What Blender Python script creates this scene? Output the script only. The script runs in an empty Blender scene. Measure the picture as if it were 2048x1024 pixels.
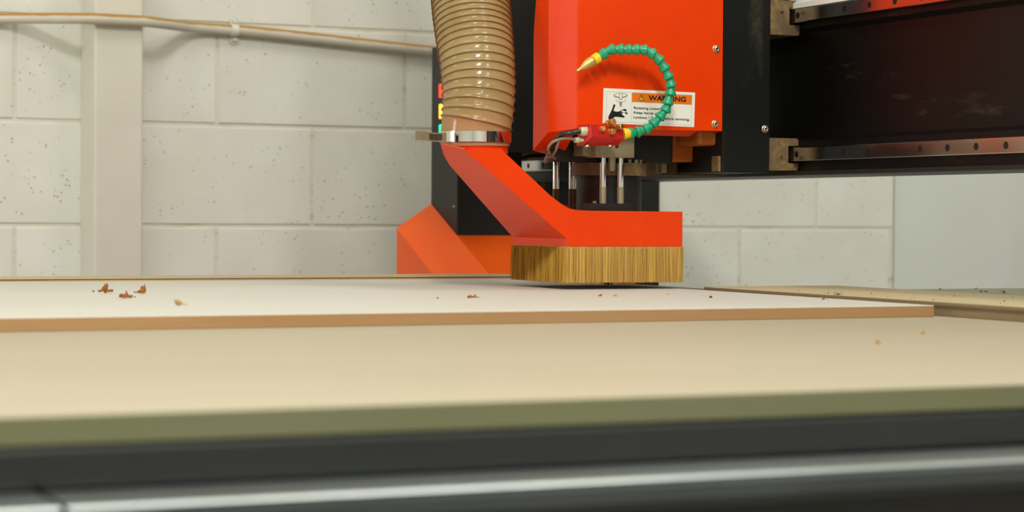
import bpy, bmesh, math, random
from mathutils import Vector, Matrix
random.seed(7)
S = bpy.context.scene
COL = S.collection

# ------------------------------------------------------------------ camera
# image frame 2048 x 1024; horizon and vanishing points of the room axes give the orientation
F, CX, CY = 4356.0, 1024.0, 512.0
CAM = Vector((0.0, 0.0, 0.9134))
exc = Vector((9376, -17, F)).normalized()            # room X axis in camera (right, down, forward)
eyc = Vector((-2024, -92, F)); eyc = (eyc - exc * eyc.dot(exc)).normalized()
ezc = exc.cross(eyc)
def c2w(v): return Vector((exc.dot(v), eyc.dot(v), ezc.dot(v)))
right, down, fwd = c2w(Vector((1, 0, 0))), c2w(Vector((0, 1, 0))), c2w(Vector((0, 0, 1)))
cam = bpy.data.cameras.new('camera'); co = bpy.data.objects.new('camera', cam); COL.objects.link(co)
m = Matrix.Identity(4)
for i in range(3):
    m[i][0], m[i][1], m[i][2], m[i][3] = right[i], -down[i], -fwd[i], CAM[i]
co.matrix_world = m
cam.sensor_fit = 'HORIZONTAL'; cam.sensor_width = 36.0; cam.lens = 36.0 * F / 2048
cam.clip_start = 0.05; cam.clip_end = 60
cam.dof.use_dof = True; cam.dof.focus_distance = 3.02; cam.dof.aperture_fstop = 7.0
S.camera = co

def ray(x, y): return c2w(Vector(((x - CX) / F, (y - CY) / F, 1.0)))
def PY(x, y, Y):                                     # measured image point -> room point at depth Y
    d = ray(x, y); return CAM + d * ((Y - CAM.y) / d.y)
def PX(x, y, X):
    d = ray(x, y); return CAM + d * ((X - CAM.x) / d.x)
def PZ(x, y, Z):
    d = ray(x, y); return CAM + d * ((Z - CAM.z) / d.z)

# ------------------------------------------------------------------ world, lights, exposure
w = bpy.data.worlds.new('world'); S.world = w; w.use_nodes = True
w.node_tree.nodes['Background'].inputs[0].default_value = (0.9, 0.95, 1.0, 1)
w.node_tree.nodes['Background'].inputs[1].default_value = 0.12
def area(x, y, z, sx, sy, power, col=(1.0, 0.985, 0.95)):
    l = bpy.data.lights.new('ceiling_light', 'AREA'); l.shape = 'RECTANGLE'; l.size = sx; l.size_y = sy
    l.energy = power; l.color = col
    o = bpy.data.objects.new('ceiling_light', l); COL.objects.link(o); o.location = (x, y, z)
    return o
for (x, y, p) in ((-0.1, -0.6, 230), (-0.1, 2.4, 22), (1.9, -0.6, 60), (1.9, 2.4, 22), (-2.4, -0.6, 14), (-2.4, 2.4, 8), (-0.1, -3.4, 80), (-2.4, -3.4, 50)):
    area(x, y, 3.52, 0.35, 1.3, p)
S.view_settings.view_transform = 'Standard'; S.view_settings.look = 'None'
S.view_settings.gamma = 1.0; S.view_settings.use_curve_mapping = False
S.view_settings.exposure = -0.42
S.cycles.use_denoising = True
S.cycles.max_bounces = 8; S.cycles.transparent_max_bounces = 16

# ------------------------------------------------------------------ material helpers
def srgb(r, g, b):
    f = lambda c: (c / 255 / 12.92) if c <= 10 else ((c / 255 + 0.055) / 1.055) ** 2.4
    return (f(r), f(g), f(b), 1)
class N:
    def __init__(s, name):
        s.m = bpy.data.materials.new(name); s.m.use_nodes = True; s.t = s.m.node_tree
        s.b = s.t.nodes['Principled BSDF']; s.out = s.t.nodes['Material Output']
        s.tc = s.t.nodes.new('ShaderNodeTexCoord')
    def new(s, k, **kw):
        n = s.t.nodes.new(k)
        for a, v in kw.items(): setattr(n, a, v)
        return n
    def link(s, a, b): s.t.links.new(a, b)
    def coord(s, scale=(1, 1, 1), rot=(0, 0, 0), src='Object'):
        mp = s.new('ShaderNodeMapping'); s.link(s.tc.outputs[src], mp.inputs[0])
        mp.inputs['Scale'].default_value = scale; mp.inputs['Rotation'].default_value = rot
        return mp.outputs[0]
    def noise(s, co_, scale, detail=4, rough=0.55):
        n = s.new('ShaderNodeTexNoise'); s.link(co_, n.inputs['Vector'])
        n.inputs['Scale'].default_value = scale; n.inputs['Detail'].default_value = detail; n.inputs['Roughness'].default_value = rough
        return n.outputs['Fac']
    def ramp(s, fac, a, b, ca=(0, 0, 0, 1), cb=(1, 1, 1, 1)):
        r = s.new('ShaderNodeValToRGB'); s.link(fac, r.inputs[0])
        r.color_ramp.elements[0].position = a; r.color_ramp.elements[0].color = ca
        r.color_ramp.elements[1].position = b; r.color_ramp.elements[1].color = cb
        return r.outputs[0]
    def mix(s, fac, a, b):
        n = s.new('ShaderNodeMix', data_type='RGBA')
        for sock, v in ((n.inputs[0], fac), (n.inputs[6], a), (n.inputs[7], b)):
            if isinstance(v, (float, int)): sock.default_value = v
            elif isinstance(v, tuple): sock.default_value = v
            else: s.link(v, sock)
        return n.outputs[2]
    def math(s, op, a, b=0.0):
        n = s.new('ShaderNodeMath', operation=op)
        for i, v in enumerate((a, b)):
            if isinstance(v, (float, int)): n.inputs[i].default_value = v
            else: s.link(v, n.inputs[i])
        return n.outputs[0]
    def bump(s, h, strength, dist=0.002):
        n = s.new('ShaderNodeBump'); s.link(h, n.inputs['Height'])
        n.inputs['Strength'].default_value = strength; n.inputs['Distance'].default_value = dist
        s.link(n.outputs[0], s.b.inputs['Normal'])
    def base(s, c):
        if isinstance(c, tuple): s.b.inputs['Base Color'].default_value = c
        else: s.link(c, s.b.inputs['Base Color'])
    def pr(s, rough=0.5, metal=0.0, spec=0.5):
        s.b.inputs['Roughness'].default_value = rough; s.b.inputs['Metallic'].default_value = metal
        s.b.inputs['Specular IOR Level'].default_value = spec
def plain(name, c, rough=0.5, metal=0.0, spec=0.5, var=0.12, scale=30, bump=0.0, bscale=300):
    n = N(name); cc = n.coord(); f = n.noise(cc, scale)
    dark = tuple(v * (1 - var) for v in c[:3]) + (1,); lite = tuple(min(1, v * (1 + var)) for v in c[:3]) + (1,)
    n.base(n.ramp(f, 0.3, 0.7, dark, lite)); n.pr(rough, metal, spec)
    if bump: n.bump(n.noise(cc, bscale, 3), bump, 0.001)
    return n.m
def dusty(name, c, dust, amount=0.58, scale=9, rough=0.5, metal=0.0, stretch=(1, 1, 1), soft=0.12, spec=0.5, strength=0.8):
    n = N(name); a = n.coord(stretch); f = n.noise(a, scale, 6, 0.6)
    g = n.noise(n.coord(), 160, 3)
    k = n.math('MULTIPLY', n.ramp(f, amount, amount + soft), n.math('MULTIPLY', n.ramp(g, 0.25, 0.6), strength))
    n.base(n.mix(k, c, dust)); n.pr(rough, metal, spec)
    r = n.math('ADD', n.math('MULTIPLY', k, 0.3), rough); n.link(r, n.b.inputs['Roughness'])
    return n.m

M = {}
# white painted block
n = N('painted_block'); cc = n.coord()
oi = n.new('ShaderNodeObjectInfo')
off = n.new('ShaderNodeVectorMath', operation='ADD'); n.link(cc, off.inputs[0])
sc = n.new('ShaderNodeVectorMath', operation='SCALE'); n.link(oi.outputs['Random'], sc.inputs['Scale']); sc.inputs[0].default_value = (37, 51, 23)
n.link(sc.outputs[0], off.inputs[1]); cv = off.outputs[0]
big = n.noise(cv, 5, 4); fine = n.noise(cv, 120, 5, 0.7)
paint = n.ramp(big, 0.3, 0.75, srgb(222, 221, 208), srgb(234, 233, 224))
vo = n.new('ShaderNodeTexVoronoi'); n.link(cv, vo.inputs['Vector']); vo.inputs['Scale'].default_value = 85; vo.inputs['Randomness'].default_value = 1.0
gate = n.noise(cv, 21, 3)
pit = n.math('MULTIPLY', n.ramp(vo.outputs['Distance'], 0.10, 0.2, (1, 1, 1, 1), (0, 0, 0, 1)), n.ramp(gate, 0.50, 0.60))
blot = n.ramp(n.noise(cv, 34, 6, 0.75), 0.66, 0.74)
n.base(n.mix(n.math('MULTIPLY', blot, 0.30), n.mix(n.math('MULTIPLY', pit, 0.75), paint, srgb(120, 112, 86)), srgb(150, 145, 122)))
n.pr(0.62, 0, 0.35)
n.bump(n.math('SUBTRACT', n.math('MULTIPLY', fine, 0.35), n.math('MULTIPLY', pit, 0.8)), 0.5, 0.0022)
M['block'] = n.m
n = N('painted_mortar'); cc = n.coord((1, 1, 1))
f = n.noise(n.coord((1, 1, 6)), 9, 5)
n.base(n.mix(n.ramp(f, 0.56, 0.72), srgb(224, 221, 206), srgb(196, 184, 156))); n.pr(0.7); n.bump(n.noise(cc, 90, 4), 0.4, 0.002)
M['mortar'] = n.m
M['drywall'] = plain('smooth_grey_wall_paint', srgb(226, 231, 224), 0.7, var=0.03, scale=3)
M['roomwall'] = plain('room_wall_paint', srgb(205, 203, 192), 0.8, var=0.03, scale=3)
M['ceiling'] = plain('ceiling_paint', srgb(220, 219, 210), 0.85, var=0.02, scale=3)
M['floor'] = plain('concrete_floor', srgb(128, 124, 114), 0.6, var=0.12, scale=5)
M['column'] = plain('cream_column_paint', srgb(222, 219, 204), 0.5, var=0.03, scale=12, bump=0.06, bscale=60)
# conduit: paint with settled dust on the upper side
n = N('conduit_paint'); g = n.new('ShaderNodeNewGeometry'); sx = n.new('ShaderNodeSeparateXYZ'); n.link(g.outputs['Normal'], sx.inputs[0])
f = n.noise(n.coord((1, 1, 1)), 22, 5)
k = n.ramp(n.math('ADD', sx.outputs[2], n.math('MULTIPLY', n.math('SUBTRACT', f, 0.5), 0.5)), 0.28, 0.5)
n.base(n.mix(k, srgb(214, 208, 190), srgb(176, 132, 62))); n.pr(0.5)
M['conduit'] = n.m
# orange powder coat
n = N('orange_powder_coat'); cc = n.coord()
f = n.noise(cc, 420, 2); n.base(n.ramp(n.noise(cc, 14, 4), 0.3, 0.7, srgb(220, 55, 0), srgb(226, 61, 0)))
n.pr(0.34, 0, 0.22); n.bump(f, 0.22, 0.0006); M['orange'] = n.m
n = N('orange_powder_coat_dusty'); cc = n.coord()
n.base(n.mix(n.math('MULTIPLY', n.ramp(n.noise(cc, 9, 5), 0.3, 0.8), 0.25), srgb(246, 92, 12), srgb(238, 122, 58))); n.pr(0.45, 0, 0.3); n.bump(n.noise(cc, 420, 2), 0.10, 0.0006)
M['orange_dusty'] = n.m
M['black'] = dusty('black_powder_coat', srgb(15, 17, 15), srgb(96, 90, 64), 0.60, 11, 0.45, 0, (1, 1, 0.35), 0.2, 0.25, 0.55)
M['black_clean'] = plain('black_sheet_metal', srgb(25, 24, 19), 0.45, 0, 0.35, 0.08, 18)
M['beam'] = dusty('black_beam_paint', srgb(10, 9, 8), srgb(150, 138, 112), 0.60, 7.5, 0.38, 0, (1, 0.8, 3.4), 0.25, 0.22, 0.28)
M['dark'] = plain('dark_cast_metal', srgb(30, 27, 22), 0.5, 0.3, 0.5, 0.2, 40)
M['darkbrown'] = dusty('dusty_brown_steel', srgb(58, 42, 24), srgb(128, 96, 58), 0.45, 24, 0.55, 0.2, (1, 1, 1), 0.25)
M['tandust'] = dusty('dust_caked_metal', srgb(96, 80, 56), srgb(166, 132, 82), 0.42, 30, 0.6, 0.2, (1, 1, 1), 0.25)
M['amber'] = dusty('dusty_amber_bracket_paint', srgb(176, 88, 16), srgb(170, 122, 62), 0.55, 22, 0.5, 0, (1, 1, 1), 0.25, 0.5, 0.5)
M['steel'] = plain('ground_steel', srgb(200, 200, 200), 0.16, 1.0, 0.5, 0.03, 60)
M['chrome'] = plain('chrome', srgb(225, 225, 222), 0.07, 1.0, 0.5, 0.01, 60)
M['alu'] = plain('brushed_aluminium', srgb(190, 182, 160), 0.38, 0.9, 0.5, 0.06, 60)
M['alu_dull'] = plain('dull_aluminium', srgb(152, 140, 112), 0.5, 0.5, 0.5, 0.1, 60)
M['brass'] = plain('brass', srgb(214, 170, 92), 0.28, 0.9, 0.5, 0.1, 90)
M['brass_pale'] = plain('worn_brass', srgb(208, 172, 104), 0.42, 0.6, 0.5, 0.1, 90)
M['screw'] = plain('zinc_screw', srgb(196, 188, 164), 0.32, 0.9, 0.5, 0.06, 200)
M['hole'] = plain('black_hole_cap', srgb(14, 13, 12), 0.6, 0, 0.3, 0.05, 60)
M['red'] = plain('red_anodised_block', srgb(196, 38, 30), 0.32, 0.25, 0.5, 0.06, 40)
M['green'] = plain('green_plastic', srgb(22, 150, 104), 0.34, 0, 0.5, 0.05, 60)
M['yellow'] = plain('yellow_plastic', srgb(240, 196, 22), 0.36, 0, 0.5, 0.05, 60)
M['fitting'] = plain('ivory_fitting', srgb(196, 184, 148), 0.4, 0.2, 0.5, 0.08, 90)
M['rubber'] = plain('black_tube', srgb(26, 27, 26), 0.25, 0, 0.5, 0.05, 60)
M['blackpaint'] = plain('black_table_paint', srgb(26, 28, 27), 0.42, 0, 0.35, 0.1, 14)
M['beddust'] = plain('dusty_grey_bed', srgb(150, 148, 124), 0.7, 0, 0.4, 0.1, 20)
M['strip'] = plain('worn_steel_rail', srgb(165, 170, 167), 0.40, 1.0, 0.5, 0.12, 5)
M['rail_shade'] = plain('worn_steel_shaded', srgb(84, 90, 92), 0.35, 0.7, 0.4, 0.15, 6)  # darker copy of the rail steel, the nose's shade put into its colour
M['labelwhite'] = plain('label_white', srgb(226, 226, 214), 0.45, 0, 0.4, 0.01, 9)
M['labelink'] = plain('label_black_ink', srgb(26, 25, 22), 0.5, 0, 0.3, 0.01, 9)
M['labelgrey'] = plain('label_grey_ink', srgb(150, 150, 142), 0.5, 0, 0.3, 0.01, 9)
M['labelorange'] = plain('label_orange_ink', srgb(224, 112, 20), 0.45, 0, 0.3, 0.01, 9)
M['labelyellow'] = plain('label_yellow_ink', srgb(236, 196, 30), 0.45, 0, 0.3, 0.01, 9)
M['labelline'] = plain('label_blue_grey_line', srgb(186, 194, 196), 0.5, 0, 0.3, 0.01, 9)
def woodtop(name, a, b, scale=7, rough=0.55, stretch=(0.35, 7, 7)):
    n = N(name); f = n.noise(n.coord(stretch), scale, 6, 0.6); g = n.noise(n.coord((0.6, 1.2, 1)), 2.2, 3)
    c = n.mix(n.ramp(g, 0.35, 0.75), n.ramp(f, 0.25, 0.8, a, b), a)
    n.base(c); n.pr(rough, 0, 0.4); n.bump(f, 0.05, 0.001); return n.m
M['spoil'] = woodtop('pale_spoilboard', srgb(161, 151, 127), srgb(171, 161, 138))
M['sheet'] = woodtop('whitish_panel_face', srgb(193, 190, 178), srgb(203, 200, 189))
M['plytop'] = woodtop('birch_ply_face', srgb(180, 163, 124), srgb(194, 178, 139), 9, 0.55, (7, 0.4, 7))
M['sheetedge'] = woodtop('brown_panel_edge', srgb(150, 114, 74), srgb(170, 134, 90), 6, 0.7, (0.5, 6, 3))
M['spoiledge'] = woodtop('olive_board_edge', srgb(85, 86, 58), srgb(100, 98, 70), 6, 0.75, (0.5, 6, 3))
# plywood edge: veneers stacked in height
n = N('plywood_edge'); sx = n.new('ShaderNodeSeparateXYZ'); n.link(n.tc.outputs['Object'], sx.inputs[0])
z = n.math('ADD', n.math('MULTIPLY', sx.outputs[2], 1 / 0.0034), 0.1)
fr = n.math('FRACT', z)
wob = n.noise(n.coord((2, 2, 30)), 6, 4)
k = n.ramp(n.math('ADD', fr, n.math('MULTIPLY', n.math('SUBTRACT', wob, 0.5), 0.2)), 0.46, 0.54)
n.base(n.mix(k, srgb(204, 172, 118), srgb(92, 64, 34))); n.pr(0.75); M['plyedge'] = n.m
n = N('shaded_ply_edge'); sx = n.new('ShaderNodeSeparateXYZ'); n.link(n.tc.outputs['Object'], sx.inputs[0])  # shade of the left-facing edge is put into this darker brown
wob = n.noise(n.coord((2, 2, 30)), 6, 4)
dz = n.math('ABSOLUTE', n.math('SUBTRACT', n.math('ADD', sx.outputs[2], n.math('MULTIPLY', wob, 0.004)), 0.0125))
n.base(n.mix(n.ramp(dz, 0.0004, 0.0014), srgb(84, 64, 40), n.ramp(n.noise(n.coord((7, 0.5, 7)), 7, 5), 0.3, 0.7, srgb(122, 104, 72), srgb(136, 118, 84)))); n.pr(0.75); M['plyedge_shade'] = n.m
# bristles
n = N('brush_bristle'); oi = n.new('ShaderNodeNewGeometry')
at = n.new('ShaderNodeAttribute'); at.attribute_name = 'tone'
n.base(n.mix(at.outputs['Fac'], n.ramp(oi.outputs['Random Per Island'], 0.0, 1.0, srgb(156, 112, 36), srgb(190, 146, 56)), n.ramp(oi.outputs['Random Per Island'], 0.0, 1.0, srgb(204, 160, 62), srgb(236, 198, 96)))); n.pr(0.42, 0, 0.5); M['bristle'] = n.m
M['glue'] = plain('glue_strip', srgb(206, 170, 118), 0.7, 0, 0.3, 0.3, 220, 0.5, 250)
# translucent hose
n = N('clear_tan_hose'); n.base(n.ramp(n.noise(n.coord(), 16, 5), 0.3, 0.75, srgb(184, 160, 108), srgb(212, 192, 142))); n.pr(0.17, 0, 0.7)
tr = n.new('ShaderNodeBsdfTransparent'); tr.inputs[0].default_value = srgb(226, 200, 152)
tl = n.new('ShaderNodeBsdfTranslucent'); tl.inputs[0].default_value = srgb(220, 192, 140)
m1 = n.new('ShaderNodeMixShader'); m1.inputs[0].default_value = 0.30; n.link(n.b.outputs[0], m1.inputs[1]); n.link(tl.outputs[0], m1.inputs[2])
m2 = n.new('ShaderNodeMixShader'); m2.inputs[0].default_value = 0.30; n.link(m1.outputs[0], m2.inputs[1]); n.link(tr.outputs[0], m2.inputs[2])
n.link(m2.outputs[0], n.out.inputs[0]); M['hose'] = n.m
M['hosewire'] = plain('hose_wire', srgb(122, 90, 44), 0.35, 0.3, 0.5, 0.05, 60)
n = N('clear_tube'); n.base(srgb(170, 150, 120)); n.pr(0.12, 0, 0.6)
tr = n.new('ShaderNodeBsdfTransparent'); tr.inputs[0].default_value = srgb(210, 190, 160)
m2 = n.new('ShaderNodeMixShader'); m2.inputs[0].default_value = 0.5; n.link(n.b.outputs[0], m2.inputs[1]); n.link(tr.outputs[0], m2.inputs[2]); n.link(m2.outputs[0], n.out.inputs[0])
M['cleartube'] = n.m
def glow(name, c, e):
    n = N(name); n.base(c); n.b.inputs['Emission Color'].default_value = c; n.b.inputs['Emission Strength'].default_value = e; n.pr(0.3); return n.m
M['lred'] = glow('red_signal_lens', srgb(255, 60, 20), 1.6)
M['lyel'] = glow('yellow_signal_lens', srgb(255, 190, 60), 1.8)
M['lgrn'] = glow('green_signal_lens', srgb(30, 235, 170), 1.1)
M['sheen_glow'] = glow('sheen_glow_pane', (0.98, 0.99, 1.0, 1), 20.0)  # strong glow for the added panel on the left wall
def chipmat(name, c): return plain(name, c, 0.8, 0, 0.3, 0.3, 300)
M['chip'] = chipmat('brown_shaving', srgb(150, 98, 46)); M['chip_pale'] = chipmat('pale_shaving', srgb(186, 152, 102)); M['chip_dark'] = chipmat('dark_crumb', srgb(70, 54, 36))

# ------------------------------------------------------------------ object helpers
WL = {}
def thing(name, label, cat, loc, group=None):
    o = bpy.data.objects.new(name, None); o.empty_display_size = 0.05; COL.objects.link(o); o.location = loc; WL[o] = Vector(loc)
    tag(o, label, cat, group); return o
def tag(o, label=None, cat=None, group=None, kind=None):
    if label: o['label'] = label
    if cat: o['category'] = cat
    if group: o['group'] = group
    if kind: o['kind'] = kind
    return o
def link(name, me, mat, parent=None, loc=None):
    o = bpy.data.objects.new(name, me); COL.objects.link(o)
    if mat is not None and not me.materials: me.materials.append(mat)
    w_ = Vector(loc) if loc is not None else (WL[parent] if parent else Vector((0, 0, 0)))
    if parent: o.parent = parent; o.location = w_ - WL[parent]
    else: o.location = w_
    WL[o] = w_; return o
def from_bm(name, bm, mat, parent=None, smooth=False, loc=None, recalc=True):
    w_ = Vector(loc) if loc is not None else (WL[parent] if parent else None)
    if w_ is None:
        cs = [v.co for v in bm.verts]
        w_ = Vector(((min(c.x for c in cs) + max(c.x for c in cs)) / 2, (min(c.y for c in cs) + max(c.y for c in cs)) / 2, min(c.z for c in cs)))
    bmesh.ops.translate(bm, verts=bm.verts, vec=-w_)
    if recalc: bmesh.ops.recalc_face_normals(bm, faces=bm.faces)
    me = bpy.data.meshes.new(name); bm.to_mesh(me); bm.free()
    if smooth:
        for p in me.polygons: p.use_smooth = True
        if smooth == 'auto':
            me.set_sharp_from_angle(angle=math.radians(38))
    return link(name, me, M[mat] if isinstance(mat, str) else mat, parent, w_)
def bm_box(bm, x0, x1, y0, y1, z0, z1, bev=0.0, seg=1):
    r = bmesh.ops.create_cube(bm, size=1.0); vs = r['verts']
    for v in vs:
        v.co = Vector(((x0 + x1) / 2 + v.co.x * (x1 - x0), (y0 + y1) / 2 + v.co.y * (y1 - y0), (z0 + z1) / 2 + v.co.z * (z1 - z0)))
    if bev:
        es = list({e for v in vs for e in v.link_edges})
        bmesh.ops.bevel(bm, geom=es, offset=bev, segments=seg, affect='EDGES', profile=0.5)
def box(name, x0, x1, y0, y1, z0, z1, mat, parent=None, bev=0.0, seg=1):
    bm = bmesh.new(); bm_box(bm, x0, x1, y0, y1, z0, z1, bev, seg)
    return from_bm(name, bm, mat, parent)
def bm_poly(bm, loop_a, loop_b=None):
    """closed prism between two loops, or a single face"""
    a = [bm.verts.new(p) for p in loop_a]
    if loop_b is None: bm.faces.new(a); return
    b = [bm.verts.new(p) for p in loop_b]; k = len(a)
    bm.faces.new(a); bm.faces.new(b[::-1])
    for i in range(k): bm.faces.new((a[i], a[(i + 1) % k], b[(i + 1) % k], b[i]))
def prism(name, loop_a, loop_b, mat, parent=None, bev=0.0):
    bm = bmesh.new(); bm_poly(bm, loop_a, loop_b)
    if bev: bmesh.ops.bevel(bm, geom=list(bm.edges), offset=bev, segments=1, affect='EDGES')
    return from_bm(name, bm, mat, parent)
def frames(pts):
    out = []; up = Vector((0.13, 0.2, 0.97)).normalized(); prev = None
    for i, p in enumerate(pts):
        t = (pts[min(i + 1, len(pts) - 1)] - pts[max(i - 1, 0)]).normalized()
        if prev is None:
            u = t.cross(up)
            if u.length < 0.2: u = t.cross(Vector((0, 1, 0)))
            u.normalize()
        else:
            u = (prev - t * prev.dot(t)).normalized()
        prev = u; out.append((t, u, t.cross(u)))
    return out
def bm_tube(bm, pts, rad, seg=16, cap=True, closed=False):
    pts = [Vector(p) for p in pts]; fr = frames(pts); rings = []
    for i, p in enumerate(pts):
        r = rad[i] if isinstance(rad, (list, tuple)) else rad
        _, u, v = fr[i]
        rings.append([bm.verts.new(p + (u * math.cos(a) + v * math.sin(a)) * r) for a in (2 * math.pi * k / seg for k in range(seg))])
    for A, B in zip(rings, rings[1:]):
        for k in range(seg): bm.faces.new((A[k], A[(k + 1) % seg], B[(k + 1) % seg], B[k]))
    if cap: bm.faces.new(rings[0][::-1]); bm.faces.new(rings[-1])
def tube(name, pts, rad, mat, parent=None, seg=16, cap=True, smooth='auto'):
    bm = bmesh.new(); bm_tube(bm, pts, rad, seg, cap); return from_bm(name, bm, mat, parent, smooth)
def spline(ctrl, per=8):
    c = [Vector(p) for p in ctrl]; out = []
    for i in range(len(c) - 1):
        p0, p1, p2, p3 = c[max(i - 1, 0)], c[i], c[i + 1], c[min(i + 2, len(c) - 1)]
        for k in range(per):
            t = k / per
            out.append(0.5 * ((2 * p1) + (p2 - p0) * t + (2 * p0 - 5 * p1 + 4 * p2 - p3) * t * t + (3 * p1 - p0 - 3 * p2 + p3) * t ** 3))
    out.append(c[-1]); return out
def screw(name, p, r, parent, nrm=Vector((0, -1, 0)), mat='screw'):
    """button head screw with washer and hex recess"""
    p = Vector(p); n_ = nrm.normalized()
    prof = [(r, 0), (r, 0.12 * r), (0.86 * r, 0.2 * r), (0.84 * r, 0.32 * r), (0.7 * r, 0.62 * r), (0.45 * r, 0.72 * r), (0.42 * r, 0.70 * r), (0.40 * r, 0.35 * r)]
    bm = bmesh.new(); u = n_.orthogonal().normalized(); v = n_.cross(u); rings = []
    for (rr, h) in prof:
        rings.append([bm.verts.new(p + n_ * h + (u * math.cos(a) + v * math.sin(a)) * rr) for a in (2 * math.pi * k / 18 for k in range(18))])
    for A, B in zip(rings, rings[1:]):
        for k in range(18): bm.faces.new((A[k], A[(k + 1) % 18], B[(k + 1) % 18], B[k]))
    bm.faces.new(rings[-1])
    o = from_bm(name, bm, mat, parent, 'auto', recalc=False)
    bm = bmesh.new(); c = p + n_ * 0.36 * r
    bm_poly(bm, [c + (u * math.cos(a) + v * math.sin(a)) * 0.36 * r for a in (2 * math.pi * k / 6 for k in range(6))])
    from_bm('hex_recess', bm, 'hole', o)
    return o

# ------------------------------------------------------------------ the room
WY, CXW = 4.227, 2.945            # block wall plane, corner with the side wall
def struct(o): o['kind'] = 'structure'; return o
struct(box('floor', -4.0, CXW, -5.0, WY, -0.1, 0.0, 'floor'))
struct(box('ceiling', -4.0, CXW, -5.0, WY, 3.6, 3.7, 'ceiling'))
struct(box('wall_left', -4.1, -4.0, -5.0, WY, 0, 3.6, 'roomwall'))
struct(box('wall_front', -4.0, CXW, -5.1, -5.0, 0, 3.6, 'roomwall'))
struct(box('wall_right', CXW, CXW + 0.1, -5.0, WY, 0, 3.6, 'drywall'))
sheen_frame = struct(box('added_sheen_panel', -4.06, -3.995, 3.25, 4.05, 1.0, 2.1, 'column'))  # unseen glowing panel, added to put sheen on the orange cover's bevel
box('sheen_panel_glow', -3.994, -3.990, 3.30, 4.0, 1.05, 2.05, 'sheen_glow', sheen_frame)
wb = struct(box('wall_back', -4.0, CXW, WY + 0.0026, WY + 0.15, 0, 3.6, 'mortar'))
Z3 = 0.8905                       # bed joint behind the table; courses of 203.2 mm
J0 = 1.3085                       # perpend
def block_mesh(wd):
    bm = bmesh.new(); h = 0.2032 - 0.0085; g = 0.0075
    bm_box(bm, -(wd - g) / 2, (wd - g) / 2, -0.0, 0.05, -h / 2, h / 2, 0.0016, 2)
    me = bpy.data.meshes.new('block'); bmesh.ops.recalc_face_normals(bm, faces=bm.faces); bm.to_mesh(me); bm.free(); me.materials.append(M['block']); return me
full = block_mesh(0.4064)
edge_cache = {}
for row in range(-4, 11):
    z = Z3 + (row + 0.5) * 0.2032
    o0 = J0 if row % 2 == 1 else J0 + 0.2032        # row 0 = course just above the bed joint at Z3
    k = -12
    while True:
        a = o0 + k * 0.4064; b = a + 0.4064; k += 1
        if b < -0.75: continue
        if a >= CXW - 0.02: break
        me = full
        if b > CXW - 0.01:
            wd = CXW - a
            me = edge_cache.setdefault(round(wd, 4), None) or block_mesh(wd); edge_cache[round(wd, 4)] = me; b = CXW
        o = bpy.data.objects.new('block', me); COL.objects.link(o); o.parent = wb
        o.location = Vector(((a + b) / 2, WY + random.uniform(-0.0006, 0.0006), z)) - WL[wb]

# square painted column standing against the wall
bm = bmesh.new(); bm_box(bm, 1.031, 1.126, 4.117, WY - 0.001, 0, 3.6, 0.004, 2)
tag(from_bm('wall_column', bm, 'column'), 'cream painted square column standing against the white block wall', 'column')

# conduit with strap
cp = thing('conduit_pipe', 'cream painted conduit pipe with dusty top bowing out over the wall column', 'pipe', PY(468, 60, 4.21))
ctrl = [PY(-2600, 60, 4.212), PY(-1500, 52, 4.212), PY(-700, 44, 4.212), PY(-420, 40, 4.212), PY(-120, 36, 4.212), PY(-10, 37, 4.210), PY(50, 36.5, 4.190), PY(140, 36.5, 4.120), PY(190, 37.5, 4.104), PY(286, 42.5, 4.104), PY(325, 47, 4.125), PY(372, 53, 4.190), PY(410, 56, 4.210), PY(468, 60.5, 4.212), PY(520, 64, 4.212), PY(868, 102.5, 4.212), PY(1100, 127, 4.212), PY(1500, 168, 4.212), PY(1765, 194, 4.212)]
tube('pipe', spline(ctrl, 10), 0.0106, 'conduit', cp, 20, True, True)
st = tube('strap', [PY(461, 60, 4.212), PY(462, 60.1, 4.212), PY(475, 61, 4.212), PY(476, 61.1, 4.212)], [0.0112, 0.0124, 0.0124, 0.0112], 'column', cp, 20)
for (x, y) in ((468, 43), (468, 79)):
    p = PY(x, y, 4.2250); lug = tube('strap_lug', [p, p + Vector((0, -0.003, 0))], [0.0115, 0.0105], 'column', cp, 20)
    tube('bolt', [p + Vector((0, -0.003, 0)), p + Vector((0, -0.008, 0)), p + Vector((0, -0.0095, 0))], [0.0062, 0.006, 0.004], 'column', lug, 6)

# ------------------------------------------------------------------ machine table
TZ = 0.80                                       # top of the spoilboard
TY0 = 1.211
table = thing('machine_table', 'black steel router table frame with bright steel rail along its front', 'table', (0.7, 2.3, 0))
box('frame_rail', -1.2, 2.4, TY0 + 0.001, TY0 + 0.08, 0.7585, 0.7835, 'blackpaint', table, 0.004, 2)
box('frame_rail', -1.2, 2.4, 3.27, 3.35, 0.7, 0.7835, 'blackpaint', table, 0.003)
box('frame_rail', -1.2, -1.12, TY0 + 0.08, 3.27, 0.7, 0.7835, 'blackpaint', table, 0.003)
box('frame_rail', 2.32, 2.4, TY0 + 0.08, 3.27, 0.7, 0.7835, 'blackpaint', table, 0.003)
box('side_beam', -1.2, 2.4, TY0 + 0.005, TY0 + 0.07, 0.62, 0.7585, 'blackpaint', table, 0.004)
for x in (-1.15, 2.3):
    for y in (TY0 + 0.015, 3.275):
        box('leg', x, x + 0.08, y, y + 0.07, 0, 0.70 if y > 2 else 0.62, 'blackpaint', table, 0.003)
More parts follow.
